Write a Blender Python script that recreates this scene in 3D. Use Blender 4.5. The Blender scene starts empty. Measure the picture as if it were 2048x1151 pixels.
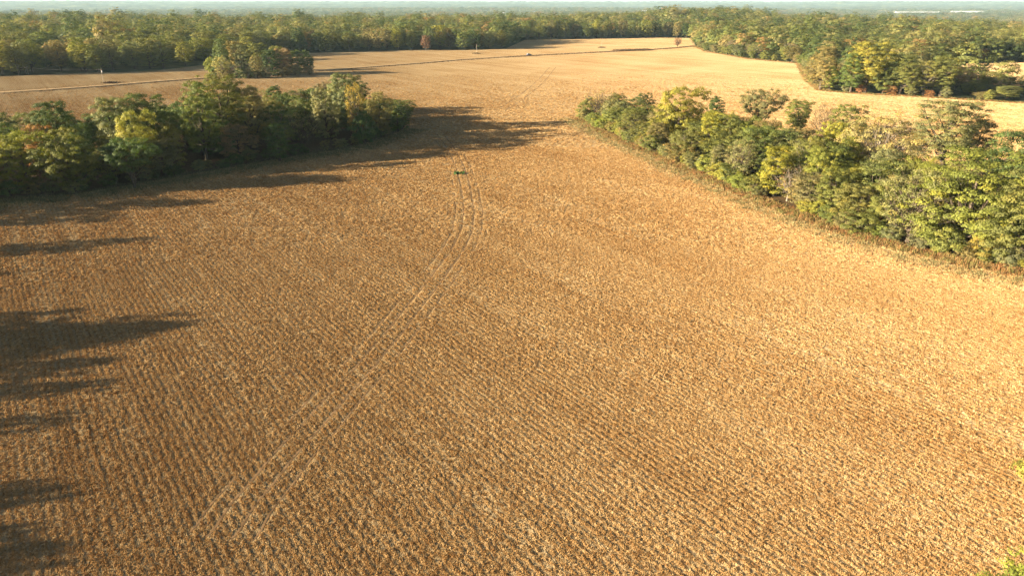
import bpy, bmesh, math, random
import numpy as np
from mathutils import Vector, Matrix, Euler

scene = bpy.context.scene
COL = scene.collection
R = math.radians
rng = np.random.default_rng(7)
random.seed(7)

# ------------------------------------------------------------------ camera
CAM_H = 43.0
PITCH = 22.72
FPX = 1365.3                      # focal length in photo pixels (2048 wide)
cam_d = bpy.data.cameras.new('camera')
cam_d.lens = 24.0
cam_d.sensor_width = 36.0
cam_d.clip_start = 1.0
cam_d.clip_end = 40000.0
cam = bpy.data.objects.new('camera', cam_d)
cam.location = (0, 0, CAM_H)
cam.rotation_euler = (R(90 - PITCH), 0, 0)
COL.objects.link(cam)
scene.camera = cam

# ------------------------------------------------------------------ light
SUN_EL = 13.4
SUN_AZ = 12.0                     # shadows run this far forward of +X
world = bpy.data.worlds.new('World')
scene.world = world
world.use_nodes = True
wn = world.node_tree
sky = wn.nodes.new('ShaderNodeTexSky')
sky.sky_type = 'NISHITA'
sky.sun_disc = False
sky.sun_elevation = R(SUN_EL)
sky.sun_rotation = R(360 - 90 - SUN_AZ)
sky.altitude = 200
sky.air_density = 0.35
sky.dust_density = 0.4
sky.ozone_density = 0.3
warm = wn.nodes.new('ShaderNodeMix')
warm.data_type, warm.blend_type = 'RGBA', 'MULTIPLY'
warm.inputs['Factor'].default_value = 1.0
warm.inputs['B'].default_value = (1.0, 0.86, 0.66, 1)        # the photograph's warm white balance
wn.links.new(sky.outputs[0], warm.inputs['A'])
wn.links.new(warm.outputs['Result'], wn.nodes['Background'].inputs[0])
wn.nodes['Background'].inputs[1].default_value = 0.05

sun_d = bpy.data.lights.new('sun', 'SUN')
sun_d.energy = 5.0
sun_d.angle = R(0.55)
sun_d.color = (1.0, 0.81, 0.56)
sun = bpy.data.objects.new('sun', sun_d)
sdir = Vector((math.cos(R(SUN_AZ)) * math.cos(R(SUN_EL)), math.sin(R(SUN_AZ)) * math.cos(R(SUN_EL)), -math.sin(R(SUN_EL))))
sun.rotation_euler = sdir.to_track_quat('-Z', 'Y').to_euler()
sun.location = (-300, -60, 120)
COL.objects.link(sun)

vs = scene.view_settings
vs.view_transform = 'Standard'
vs.look = 'None'
vs.exposure = 2.6
vs.gamma = 1.0
vs.use_curve_mapping = False
scene.cycles.max_bounces = 6
scene.cycles.diffuse_bounces = 3
scene.cycles.transmission_bounces = 3
scene.cycles.volume_bounces = 1
scene.cycles.use_adaptive_sampling = False
scene.cycles.use_light_tree = False
scene.cycles.use_denoising = True
scene.cycles.denoising_prefilter = 'NONE'

# ------------------------------------------------------------------ photo <-> world helpers
SP, CP = math.sin(R(PITCH)), math.cos(R(PITCH))

def P(px, py, z=0.0):
    """ground point under a photo pixel"""
    a, b = (px - 1024) / FPX, (py - 575.5) / FPX
    dx, dy, dz = a, CP - b * SP, -SP - b * CP
    t = (z - CAM_H) / dz
    return Vector((dx * t, dy * t, z))

def proj(x, y, z):
    dz = z - CAM_H
    dep = y * CP - dz * SP
    up = y * SP + dz * CP
    return 1024 + FPX * x / dep, 575.5 - FPX * up / dep, dep

def height_at(p, py):
    """height of a thing standing at p whose top shows at row py"""
    b = (py - 575.5) / FPX
    dy, dz = CP - b * SP, -SP - b * CP
    return CAM_H + dz / dy * p.y - p.z

def PL(pts):
    return [P(*q) for q in pts]

def inside(x, y, poly):
    """vectorised point in polygon"""
    x, y = np.asarray(x), np.asarray(y)
    r = np.zeros(x.shape, bool)
    n = len(poly)
    for i in range(n):
        x0, y0 = poly[i][0], poly[i][1]
        x1, y1 = poly[(i + 1) % n][0], poly[(i + 1) % n][1]
        c = ((y0 > y) != (y1 > y)) & (x < (x1 - x0) * (y - y0) / ((y1 - y0) if y1 != y0 else 1e-9) + x0)
        r ^= c
    return r

def dist_line(x, y, line):
    """distance of points to a polyline, and the arc length of the foot"""
    x, y = np.asarray(x, float), np.asarray(y, float)
    best = np.full(x.shape, 1e9)
    for a, b in zip(line[:-1], line[1:]):
        vx, vy = b[0] - a[0], b[1] - a[1]
        L = vx * vx + vy * vy
        t = np.clip(((x - a[0]) * vx + (y - a[1]) * vy) / L, 0, 1)
        d = np.hypot(x - a[0] - t * vx, y - a[1] - t * vy)
        best = np.minimum(best, d)
    return best

def vnoise(x, y, seed=0):
    """smooth value noise, numpy"""
    x, y = np.asarray(x, float), np.asarray(y, float)
    xi, yi = np.floor(x).astype(np.int64), np.floor(y).astype(np.int64)
    xf, yf = x - xi, y - yi
    xf, yf = xf * xf * (3 - 2 * xf), yf * yf * (3 - 2 * yf)
    def h(a, b):
        v = (a * 374761393 + b * 668265263 + seed * 982451653) & 0xffffffff
        v = ((v ^ (v >> 13)) * 1274126177) & 0xffffffff
        return ((v ^ (v >> 16)) & 0xffff) / 65535.0
    return (h(xi, yi) * (1 - xf) + h(xi + 1, yi) * xf) * (1 - yf) + (h(xi, yi + 1) * (1 - xf) + h(xi + 1, yi + 1) * xf) * yf

def sstep(a, b, x):
    t = np.clip((x - a) / (b - a), 0, 1)
    return t * t * (3 - 2 * t)

# ------------------------------------------------------------------ tagging
def tag(o, label=None, cat=None, group=None, kind=None):
    if label: o['label'] = label
    if cat: o['category'] = cat
    if group: o['group'] = group
    if kind: o['kind'] = kind
    return o

def empty(name, loc, rz=0.0):
    o = bpy.data.objects.new(name, None)
    o.location = loc
    o.rotation_euler = (0, 0, rz)
    o.empty_display_size = 0.5
    COL.objects.link(o)
    return o

def link(name, mesh, parent=None, loc=(0, 0, 0)):
    o = bpy.data.objects.new(name, mesh)
    COL.objects.link(o)
    o.location = loc
    if parent is not None:
        o.parent = parent
    return o

# ------------------------------------------------------------------ meshes from arrays
def mesh_np(name, verts, faces, mats=(), mat_index=None, face_attr=None):
    """faces: (n,4) or (n,3) int array, or a list of such arrays"""
    me = bpy.data.meshes.new(name)
    if isinstance(faces, np.ndarray):
        faces = [faces]
    verts = np.asarray(verts, np.float32)
    me.vertices.add(len(verts))
    me.vertices.foreach_set('co', verts.ravel())
    loops = np.concatenate([f.ravel() for f in faces]).astype(np.int32)
    tot = np.concatenate([np.full(len(f), f.shape[1], np.int32) for f in faces])
    start = np.concatenate([[0], np.cumsum(tot)[:-1]]).astype(np.int32)
    me.loops.add(len(loops))
    me.loops.foreach_set('vertex_index', loops)
    me.polygons.add(len(tot))
    me.polygons.foreach_set('loop_start', start)
    me.polygons.foreach_set('loop_total', tot)
    for m in mats:
        me.materials.append(m)
    if mat_index is not None:
        me.polygons.foreach_set('material_index', np.asarray(mat_index, np.int32))
    me.update(calc_edges=True)
    if face_attr:
        for k, v in face_attr.items():
            a = me.attributes.new(k, 'FLOAT', 'FACE')
            a.data.foreach_set('value', np.asarray(v, np.float32))
    return me

def tube(path, radii, n=5):
    """tapered tube; returns verts, quads"""
    path = [Vector(p) for p in path]
    V, F = [], []
    for i, p in enumerate(path):
        d = (path[min(i + 1, len(path) - 1)] - path[max(i - 1, 0)])
        if d.length < 1e-6: d = Vector((0, 0, 1))
        d.normalize()
        a = d.orthogonal().normalized()
        b = d.cross(a)
        for k in range(n):
            t = 2 * math.pi * k / n
            q = p + (a * math.cos(t) + b * math.sin(t)) * radii[i]
            V.append((q.x, q.y, q.z))
    for i in range(len(path) - 1):
        for k in range(n):
            k2 = (k + 1) % n
            F.append((i * n + k, i * n + k2, (i + 1) * n + k2, (i + 1) * n + k))
    return V, F

class MB:
    def __init__(self):
        self.V, self.F, self.M = [], [], []
    def add(self, V, F, m=0):
        o = len(self.V)
        self.V += [tuple(v) for v in V]
        self.F += [tuple(i + o for i in f) for f in F]
        self.M += [m] * len(F)
    def tube(self, path, radii, n=6, m=0, cap=True):
        V, F = tube(path, radii, n)
        if cap:
            F = list(F) + [tuple(range(n))[::-1], tuple(range(len(V) - n, len(V)))]
        self.add(V, F, m)
    def box(self, c, s, rz=0.0, m=0, taper=1.0):
        x, y, z = s[0] / 2, s[1] / 2, s[2] / 2
        V = []
        for sz, tp in ((-1, 1.0), (1, taper)):
            for sx, sy in ((-1, -1), (1, -1), (1, 1), (-1, 1)):
                px, py = sx * x * tp, sy * y * tp
                V.append((c[0] + px * math.cos(rz) - py * math.sin(rz), c[1] + px * math.sin(rz) + py * math.cos(rz), c[2] + sz * z))
        self.add(V, [(3, 2, 1, 0), (4, 5, 6, 7), (0, 1, 5, 4), (1, 2, 6, 5), (2, 3, 7, 6), (3, 0, 4, 7)], m)
    def mesh(self, name, *mats):
        me = bpy.data.meshes.new(name)
        me.from_pydata(self.V, [], self.F)
        for m in mats: me.materials.append(m)
        if len(mats) > 1:
            me.polygons.foreach_set('material_index', self.M)
        me.update()
        return me

# ------------------------------------------------------------------ materials
def new_mat(name):
    m = bpy.data.materials.new(name)
    m.use_nodes = True
    nt = m.node_tree
    b = nt.nodes['Principled BSDF']
    b.inputs['Roughness'].default_value = 0.9
    b.inputs['Specular IOR Level'].default_value = 0.15
    return m, nt, b

def N(nt, t, **kw):
    n = nt.nodes.new(t)
    for k, v in kw.items(): setattr(n, k, v)
    return n

def math_(nt, op, a, b=None, clamp=False):
    n = N(nt, 'ShaderNodeMath', operation=op)
    n.use_clamp = clamp
    for i, v in enumerate((a, b)):
        if v is None: continue
        if isinstance(v, (int, float)): n.inputs[i].default_value = v
        else: nt.links.new(v, n.inputs[i])
    return n.outputs[0]

def ramp(nt, fac, stops, interp='LINEAR'):
    r = N(nt, 'ShaderNodeValToRGB')
    r.color_ramp.interpolation = interp
    els = r.color_ramp.elements
    while len(els) < len(stops): els.new(0.5)
    for e, (p, c) in zip(els, stops):
        e.position = p
        e.color = (*c, 1)
    nt.links.new(fac, r.inputs[0])
    return r.outputs[0]

def noise(nt, vec, scale, detail=2, rough=0.5):
    n = N(nt, 'ShaderNodeTexNoise')
    n.inputs['Scale'].default_value = scale
    n.inputs['Detail'].default_value = detail
    n.inputs['Roughness'].default_value = rough
    if vec is not None: nt.links.new(vec, n.inputs['Vector'])
    return n.outputs['Fac']

def mix(nt, fac, a, b, mode='MIX'):
    n = N(nt, 'ShaderNodeMix', data_type='RGBA', blend_type=mode)
    for sock, v in ((n.inputs['Factor'], fac), (n.inputs['A'], a), (n.inputs['B'], b)):
        if isinstance(v, (int, float)): sock.default_value = v
        elif isinstance(v, tuple): sock.default_value = (*v, 1)
        else: nt.links.new(v, sock)
    return n.outputs['Result']

ROW_DEG = -37.0                    # rows run this way from +Y (negative = to the left)

def row_space(nt):
    g = N(nt, 'ShaderNodeNewGeometry')
    v = N(nt, 'ShaderNodeVectorRotate', rotation_type='Z_AXIS')
    v.inputs['Angle'].default_value = R(ROW_DEG)
    nt.links.new(g.outputs['Position'], v.inputs['Vector'])
    return g.outputs['Position'], v.outputs[0]

def vmul(nt, vec, s):
    m = N(nt, 'ShaderNodeVectorMath', operation='MULTIPLY')
    m.inputs[1].default_value = s
    nt.links.new(vec, m.inputs[0])
    return m.outputs[0]

def field_tone(nt):
    """broad differences of the field: harvested swaths along the rows and large patches, 0..1 around 0.5"""
    pos, rs = row_space(nt)
    sw = noise(nt, vmul(nt, rs, (1 / 7.0, 1 / 160.0, 1)), 1.0, 2, 0.6)
    sw2 = noise(nt, vmul(nt, rs, (1 / 1.6, 1 / 60.0, 1)), 1.0, 1, 0.5)
    bl = noise(nt, pos, 1 / 38.0, 3, 0.55)
    t = math_(nt, 'ADD', math_(nt, 'MULTIPLY', math_(nt, 'SUBTRACT', sw, 0.5), 0.9), math_(nt, 'MULTIPLY', math_(nt, 'SUBTRACT', bl, 0.5), 1.0))
    t = math_(nt, 'ADD', t, math_(nt, 'MULTIPLY', math_(nt, 'SUBTRACT', sw2, 0.5), 0.5))
    return math_(nt, 'ADD', t, 0.5), pos, rs

def make_field_mat():
    m, nt, b = new_mat('stubble_soil')
    tone, pos, rs = field_tone(nt)
    cl = noise(nt, vmul(nt, rs, (1.7, 1.0, 1)), 1.0, 3, 0.65)
    fine = noise(nt, vmul(nt, rs, (6.0, 3.5, 1)), 1.0, 2, 0.6)
    sep = N(nt, 'ShaderNodeSeparateXYZ')
    nt.links.new(rs, sep.inputs[0])
    row = math_(nt, 'SINE', math_(nt, 'MULTIPLY', sep.outputs[0], 2 * math.pi / 0.76))
    v = math_(nt, 'ADD', 0.5, math_(nt, 'MULTIPLY', math_(nt, 'SUBTRACT', cl, 0.5), 1.0))
    v = math_(nt, 'ADD', v, math_(nt, 'MULTIPLY', math_(nt, 'SUBTRACT', fine, 0.5), 1.0))
    v = math_(nt, 'ADD', v, math_(nt, 'MULTIPLY', row, 0.08))
    v2 = math_(nt, 'ADD', v, math_(nt, 'MULTIPLY', math_(nt, 'SUBTRACT', tone, 0.5), 0.45))
    c = ramp(nt, v2, [(0.08, (0.13, 0.066, 0.026)), (0.30, (0.235, 0.142, 0.058)), (0.50, (0.325, 0.235, 0.125)), (0.80, (0.43, 0.338, 0.200))])
    nt.links.new(c, b.inputs['Base Color'])
    bp = N(nt, 'ShaderNodeBump')
    bp.inputs['Strength'].default_value = 0.7
    bp.inputs['Distance'].default_value = 0.22
    nt.links.new(v, bp.inputs['Height'])
    nt.links.new(bp.outputs[0], b.inputs['Normal'])
    b.inputs['Specular IOR Level'].default_value = 0.0
    b.inputs['Diffuse Roughness'].default_value = 1.0
    return m

def make_stalk_mat():
    m, nt, b = new_mat('dry_stalk')
    tone, pos, rs = field_tone(nt)
    oi = N(nt, 'ShaderNodeObjectInfo')
    c = ramp(nt, oi.outputs['Random'], [(0.0, (0.29, 0.162, 0.064)), (0.3, (0.41, 0.258, 0.110)), (0.7, (0.50, 0.345, 0.162)), (1.0, (0.59, 0.45, 0.25))])
    t = ramp(nt, tone, [(0.2, (0.92, 0.84, 0.75)), (0.5, (1.02, 0.98, 0.92)), (0.8, (1.14, 1.13, 1.10))])
    nt.links.new(mix(nt, 1.0, c, t, 'MULTIPLY'), b.inputs['Base Color'])
    b.inputs['Specular IOR Level'].default_value = 0.0
    b.inputs['Diffuse Roughness'].default_value = 1.0
    return m

def make_ground_mat():
    m, nt, b = new_mat('woodland_ground')
    g = N(nt, 'ShaderNodeNewGeometry')
    n1 = noise(nt, g.outputs['Position'], 1 / 14.0, 4, 0.65)
    n2 = noise(nt, g.outputs['Position'], 1 / 220.0, 3, 0.6)
    c1 = ramp(nt, n1, [(0.3, (0.018, 0.028, 0.012)), (0.5, (0.05, 0.062, 0.022)), (0.7, (0.095, 0.095, 0.036))])
    c2 = ramp(nt, n2, [(0.32, (0.4, 0.5, 0.5)), (0.52, (1, 1, 1)), (0.62, (1.8, 1.6, 1.3)), (0.72, (3.2, 2.6, 1.8))])
    nt.links.new(mix(nt, 1.0, c1, c2, 'MULTIPLY'), b.inputs['Base Color'])
    bp = N(nt, 'ShaderNodeBump')
    bp.inputs['Strength'].default_value = 1.0
    bp.inputs['Distance'].default_value = 5.0
    nt.links.new(n1, bp.inputs['Height'])
    nt.links.new(bp.outputs[0], b.inputs['Normal'])
    return m

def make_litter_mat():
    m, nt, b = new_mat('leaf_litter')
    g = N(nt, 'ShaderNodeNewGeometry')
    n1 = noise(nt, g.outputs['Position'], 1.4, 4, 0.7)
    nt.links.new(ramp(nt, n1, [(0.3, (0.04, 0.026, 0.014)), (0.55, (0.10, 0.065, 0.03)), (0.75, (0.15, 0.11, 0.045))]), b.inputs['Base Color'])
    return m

def leaf_shader(name, instanced=False):
    m, nt, b = new_mat(name)
    oi = N(nt, 'ShaderNodeObjectInfo')
    if instanced:
        base = ramp(nt, oi.outputs['Random'], [
            (0.00, (0.058, 0.088, 0.031)), (0.16, (0.084, 0.114, 0.038)), (0.32, (0.114, 0.140, 0.045)),
            (0.50, (0.146, 0.162, 0.056)), (0.68, (0.172, 0.177, 0.069)), (0.84, (0.203, 0.193, 0.084)), (0.95, (0.214, 0.177, 0.078)), (0.99, (0.23, 0.145, 0.06))])
    else:
        base = oi.outputs['Color']
    at = N(nt, 'ShaderNodeAttribute', attribute_name='leafvar')
    var = ramp(nt, at.outputs['Fac'], [(0.0, (0.72, 0.76, 0.70)), (0.45, (1.10, 1.10, 1.04)), (0.8, (1.42, 1.32, 1.06)), (1.0, (1.8, 1.40, 0.9))])
    c = mix(nt, 1.0, base, var, 'MULTIPLY')
    b.inputs['Specular IOR Level'].default_value = 0.2
    b.inputs['Roughness'].default_value = 0.65
    nt.links.new(c, b.inputs['Base Color'])
    tr = N(nt, 'ShaderNodeBsdfTranslucent')
    tc = mix(nt, 1.0, c, (1.15, 1.2, 0.55), 'MULTIPLY')
    nt.links.new(tc, tr.inputs['Color'])
    mx = N(nt, 'ShaderNodeMixShader')
    mx.inputs[0].default_value = 0.33
    nt.links.new(b.outputs[0], mx.inputs[1])
    nt.links.new(tr.outputs[0], mx.inputs[2])
    nt.links.new(mx.outputs[0], nt.nodes['Material Output'].inputs['Surface'])
    return m

def plain(name, col, rough=0.9, var=0.0, scale=3.0, metal=0.0, spec=0.15):
    m, nt, b = new_mat(name)
    b.inputs['Roughness'].default_value = rough
    b.inputs['Metallic'].default_value = metal
    b.inputs['Specular IOR Level'].default_value = spec
    if var:
        g = N(nt, 'ShaderNodeTexCoord')
        n = noise(nt, g.outputs['Object'], scale, 3, 0.6)
        lo = tuple(c * (1 - var) for c in col)
        hi = tuple(min(1, c * (1 + var)) for c in col)
        nt.links.new(ramp(nt, n, [(0.3, lo), (0.7, hi)]), b.inputs['Base Color'])
    else:
        b.inputs['Base Color'].default_value = (*col, 1)
    return m

def grass_mat(name, stops):
    m, nt, b = new_mat(name)
    oi = N(nt, 'ShaderNodeObjectInfo')
    nt.links.new(ramp(nt, oi.outputs['Random'], stops), b.inputs['Base Color'])
    return m

M_FIELD = make_field_mat()
M_STALK = make_stalk_mat()
M_GROUND = make_ground_mat()
M_LITTER = make_litter_mat()
M_LEAF = leaf_shader('leaf')
M_LEAF_FAR = leaf_shader('far_leaf', True)
M_BARK = plain('bark', (0.08, 0.064, 0.048), 0.95, 0.4, 2.0)
M_PALEBARK = plain('pale_bark', (0.17, 0.145, 0.115), 0.95, 0.3, 2.0)
M_DRYGRASS = grass_mat('dry_verge_grass', [(0, (0.17, 0.075, 0.03)), (0.25, (0.22, 0.12, 0.05)), (0.5, (0.16, 0.125, 0.045)), (0.75, (0.10, 0.11, 0.03)), (1, (0.27, 0.19, 0.09))])
M_GREENGRASS = grass_mat('field_margin_grass', [(0, (0.10, 0.10, 0.04)), (0.5, (0.16, 0.15, 0.06)), (1, (0.30, 0.24, 0.12))])
M_BRUSH = grass_mat('ditch_brush', [(0, (0.06, 0.035, 0.02)), (0.5, (0.10, 0.06, 0.035)), (1, (0.16, 0.12, 0.06))])
M_WEED = grass_mat('green_weed', [(0, (0.05, 0.10, 0.03)), (1, (0.10, 0.14, 0.05))])
M_GRAVEL = plain('gravel', (0.37, 0.26, 0.135), 0.95, 0.25, 0.6)
M_TRACK = plain('wheel_rut_soil', (0.16, 0.10, 0.05), 0.95, 0.4, 0.7)

# ------------------------------------------------------------------ outlines (from photo pixels, as ground points)
left_front = [Vector((-128, 118, 0)), Vector((-124, 140, 0))] + PL([(0, 398), (150, 389), (330, 358), (560, 318), (700, 296), (770, 276), (808, 258)])
left_back = PL([(812, 240), (770, 226), (700, 218), (560, 232), (430, 240)]) + [Vector((-112, 232, 0)), Vector((-150, 205, 0)), Vector((-185, 170, 0)), Vector((-190, 118, 0))]
LEFT_WOOD = left_front + left_back
right_front = PL([(1163, 236), (1200, 256), (1260, 285), (1330, 312), (1400, 343), (1500, 386), (1600, 425), (1700, 460), (1800, 489), (1900, 512), (2048, 541), (2250, 585)])
right_back = []
for i, p in enumerate(right_front):
    w = 6 + 20 * min(1.0, i / 3.0)
    right_back.append(Vector((p.x + w * 0.95, p.y + w * 0.32, 0)))
RIGHT_HEDGE = right_front + right_back[::-1]
GROVE = PL([(416, 150), (440, 157), (500, 156), (560, 152), (625, 147), (624, 136), (540, 133), (440, 138)])
mid_front = PL([(1392, 93), (1415, 103), (1500, 118), (1600, 127), (1618, 160), (1645, 181), (1720, 187), (1800, 191), (1900, 197), (2048, 206)]) + [Vector((330, 262, 0))]
far_front = [Vector((-700, 380, 0))] + PL([(-260, 158), (0, 152), (150, 147), (300, 143), (415, 129), (500, 116), (620, 106), (720, 103.5), (830, 99.5), (960, 100), (1012, 97), (1032, 88), (1050, 80), (1150, 78.5), (1300, 75.5), (1385, 76.5)])
FIELD = [Vector((-700, -120, 0))] + far_front + mid_front + [Vector((700, 90, 0)), Vector((700, -120, 0))]
CLEARING = PL([(1560, 133), (1760, 128), (1960, 127), (2120, 123), (2120, 174), (1925, 168), (1760, 152), (1640, 146)])
ROAD = [Vector((-520, 300, 0))] + PL([(0, 186), (100, 180), (200, 173), (310, 164), (415, 156), (520, 149.5), (630, 142.5), (730, 135), (830, 127.5), (920, 120), (1000, 115), (1058, 111.5), (1150, 107), (1250, 102), (1330, 97.5), (1392, 92)])

# ------------------------------------------------------------------ terrain
def terrain(x, y):
    x, y = np.asarray(x, float), np.asarray(y, float)
    r = np.hypot(x, y)
    az = np.arctan2(x, np.maximum(y, 1e-3))
    z = -52 * sstep(1080, 2500, r + 350 * az)
    z = z + 9 * (vnoise(x / 420, y / 420, 3) - 0.5) * sstep(1020, 1500, r)
    z = z + 30 * (vnoise(x / 1500 + 7, y / 1500, 5) - 0.45) * sstep(2600, 4200, r)
    ridge = 84 - 18 * az + 5 * np.sin(az * 3.1 + 0.6) + 10 * (vnoise(az * 9, az * 0 + 3, 9) - 0.5)
    z = z + ridge * sstep(7000, 19000, r)
    k = sstep(980, 1250, r)
    z = z + k * 20 * np.exp(-(((x - 420) / 230) ** 2 + ((y - 1480) / 330) ** 2))
    z = z + k * 7 * np.exp(-(((x - 950) / 480) ** 2 + ((y - 1350) / 500) ** 2))
    return z

def build_ground():
    ang = np.concatenate([np.linspace(-180, -56, 14)[:-1], np.linspace(-56, 56, 620), np.linspace(56, 180, 14)[1:]])
    rad = np.concatenate([[0.0, 60, 140, 260, 400, 560, 720], np.geomspace(860, 24000, 360)])
    A, RR = np.meshgrid(np.radians(ang), rad)
    x, y = RR * np.sin(A), RR * np.cos(A)
    z = terrain(x, y)
    # tree-sized lumps on the far wooded hills
    far = sstep(2800, 4200, RR) * (1 + sstep(6000, 16000, RR))
    z = z + far * (14 * (vnoise(x / 26, y / 42, 21) - 0.5) + 16 * (vnoise(x / 70, y / 130, 22) - 0.5) + 18 * (vnoise(x / 260, y / 420, 25) - 0.5)) - 0.12
    V = np.stack([x, y, z], -1).reshape(-1, 3)
    nr, na = A.shape
    i = np.arange(nr - 1)[:, None] * na + np.arange(na - 1)[None]
    F = np.stack([i, i + 1, i + na + 1, i + na], -1).reshape(-1, 4)[:, ::-1]
    me = mesh_np('ground', V, F, [M_GROUND])
    me.polygons.foreach_set('use_smooth', np.ones(len(F), bool))
    o = link('ground', me)
    tag(o, 'rolling wooded land reaching to the hazy horizon', kind='structure')
build_ground()

def sheet(name, poly, z, mat, label):
    bm = bmesh.new()
    f = bm.faces.new([bm.verts.new((p[0], p[1], z)) for p in poly])
    bmesh.ops.triangulate(bm, faces=[f])
    bmesh.ops.recalc_face_normals(bm, faces=bm.faces[:])
    if sum(f.normal.z for f in bm.faces) < 0:
        bmesh.ops.reverse_faces(bm, faces=bm.faces[:])
    me = bpy.data.meshes.new(name)
    bm.to_mesh(me)
    bm.free()
    me.materials.append(mat)
    return tag(link(name, me), label, kind='structure')

sheet('field', FIELD, 0.0, M_FIELD, 'harvested field of tan stubble rows')
sheet('clearing', CLEARING, -0.05, M_FIELD, 'pale dry clearing behind the trees at the right')
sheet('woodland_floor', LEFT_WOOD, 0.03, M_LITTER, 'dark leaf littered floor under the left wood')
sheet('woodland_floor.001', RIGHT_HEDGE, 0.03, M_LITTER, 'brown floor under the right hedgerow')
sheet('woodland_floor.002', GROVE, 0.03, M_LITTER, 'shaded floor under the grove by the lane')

def strip(name, line, profile, mat, label, parent=None):
    """a band along a polyline; profile is a list of (offset, z)"""
    pts = [Vector((p[0], p[1], 0)) for p in line]
    dense = []
    for a, b in zip(pts[:-1], pts[1:]):
        n = max(1, int((b - a).length / 8))
        for k in range(n): dense.append(a.lerp(b, k / n))
    dense.append(pts[-1])
    V, F = [], []
    for i, p in enumerate(dense):
        d = dense[min(i + 1, len(dense) - 1)] - dense[max(i - 1, 0)]
        nrm = Vector((-d.y, d.x, 0)).normalized()
        for o, z in profile:
            q = p + nrm * (o + 0.12 * math.sin(i * 1.7 + o))
            V.append((q.x, q.y, z))
    k = len(profile)
    for i in range(len(dense) - 1):
        for j in range(k - 1):
            a = i * k + j
            F.append((a, a + k, a + k + 1, a + 1))
    me = mesh_np(name, V, np.array(F)[:, ::-1], [mat])
    if sum(p.normal.z for p in me.polygons) < 0: me.flip_normals()
    return tag(link(name, me), label, kind='structure')

strip('gravel_road', ROAD, [(-2.6, 0.02), (-2.1, 0.42), (0, 0.52), (2.1, 0.42), (2.6, 0.02)], M_GRAVEL, 'pale gravel lane crossing the far field')

# wheel tracks of farm machines through the stubble
TR1 = PL([(880, 268), (905, 300), (925, 345), (936, 400), (938, 440), (925, 485), (890, 535), (800, 650), (740, 722), (640, 832), (520, 965), (440, 1075)])
TR2 = PL([(1105, 135), (1080, 165), (1040, 197), (1000, 222)])
TR3 = PL([(1760, 690), (1640, 768), (1500, 868), (1300, 985)])
def smooth_line(line, it=2):
    for _ in range(it):
        out = [line[0]]
        for a, b in zip(line[:-1], line[1:]):
            out += [a.lerp(b, 0.25), a.lerp(b, 0.75)]
        out.append(line[-1])
        line = out
    return line
TRACKS = []
for line, offs in ((smooth_line(TR1), (-3.0, -1.2, 1.1, 3.0)), (smooth_line(TR2), (-2.2, 2.2))):
    for o in offs:
        l2 = []
        for i, p in enumerate(line):
            d = line[min(i + 1, len(line) - 1)] - line[max(i - 1, 0)]
            l2.append(p + Vector((-d.y, d.x, 0)).normalized() * o)
        TRACKS.append(l2)
tk = 0
for l2 in TRACKS:
    w = (0.10 if tk in (0, 3) else 0.13) if tk < 4 else 0.2
    strip('wheel_track' + ('.%03d' % tk if tk else ''), l2, [(-w, 0.012), (0, 0.02), (w, 0.012)], M_TRACK, 'machine wheel rut pressed through the stubble')
    tk += 1

# ------------------------------------------------------------------ scatter with geometry nodes (only for what nobody could count)
def scatter(name, label, pts, yaw, scl, idx, protos, tilt=None):
    pc = bpy.data.collections.new(name + '_kinds')
    for o in protos: pc.objects.link(o)
    me = bpy.data.meshes.new(name)
    me.vertices.add(len(pts))
    me.vertices.foreach_set('co', np.asarray(pts, np.float32).ravel())
    rot = np.zeros((len(pts), 3), np.float32)
    rot[:, 2] = yaw
    if tilt is not None: rot[:, :2] = tilt
    a = me.attributes.new('rot', 'FLOAT_VECTOR', 'POINT'); a.data.foreach_set('vector', rot.ravel())
    scl = np.asarray(scl, np.float32)
    if scl.ndim == 1: scl = np.repeat(scl[:, None], 3, 1)
    a = me.attributes.new('scl', 'FLOAT_VECTOR', 'POINT'); a.data.foreach_set('vector', scl.ravel())
    a = me.attributes.new('idx', 'INT', 'POINT'); a.data.foreach_set('value', np.asarray(idx, np.int32))
    o = link(name, me)
    tag(o, label, kind='stuff')
    ng = bpy.data.node_groups.new(name, 'GeometryNodeTree')
    ng.interface.new_socket('Geometry', in_out='INPUT', socket_type='NodeSocketGeometry')
    ng.interface.new_socket('Geometry', in_out='OUTPUT', socket_type='NodeSocketGeometry')
    gi, go = ng.nodes.new('NodeGroupInput'), ng.nodes.new('NodeGroupOutput')
    m2p = ng.nodes.new('GeometryNodeMeshToPoints')
    iop = ng.nodes.new('GeometryNodeInstanceOnPoints')
    ci = ng.nodes.new('GeometryNodeCollectionInfo')
    ci.inputs['Collection'].default_value = pc
    ci.inputs['Separate Children'].default_value = True
    ci.inputs['Reset Children'].default_value = True
    def na(nm, t):
        n = ng.nodes.new('GeometryNodeInputNamedAttribute'); n.data_type = t; n.inputs['Name'].default_value = nm
        return n.outputs['Attribute']
    L = ng.links.new
    e2r = ng.nodes.new('FunctionNodeEulerToRotation')
    L(na('rot', 'FLOAT_VECTOR'), e2r.inputs[0])
    L(gi.outputs[0], m2p.inputs[0])
    L(m2p.outputs[0], iop.inputs['Points'])
    L(ci.outputs[0], iop.inputs['Instance'])
    iop.inputs['Pick Instance'].default_value = True
    L(na('idx', 'INT'), iop.inputs['Instance Index'])
    L(e2r.outputs[0], iop.inputs['Rotation'])
    L(na('scl', 'FLOAT_VECTOR'), iop.inputs['Scale'])
    L(iop.outputs[0], go.inputs[0])
    md = o.modifiers.new('scatter', 'NODES')
    md.node_group = ng
    return o

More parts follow.
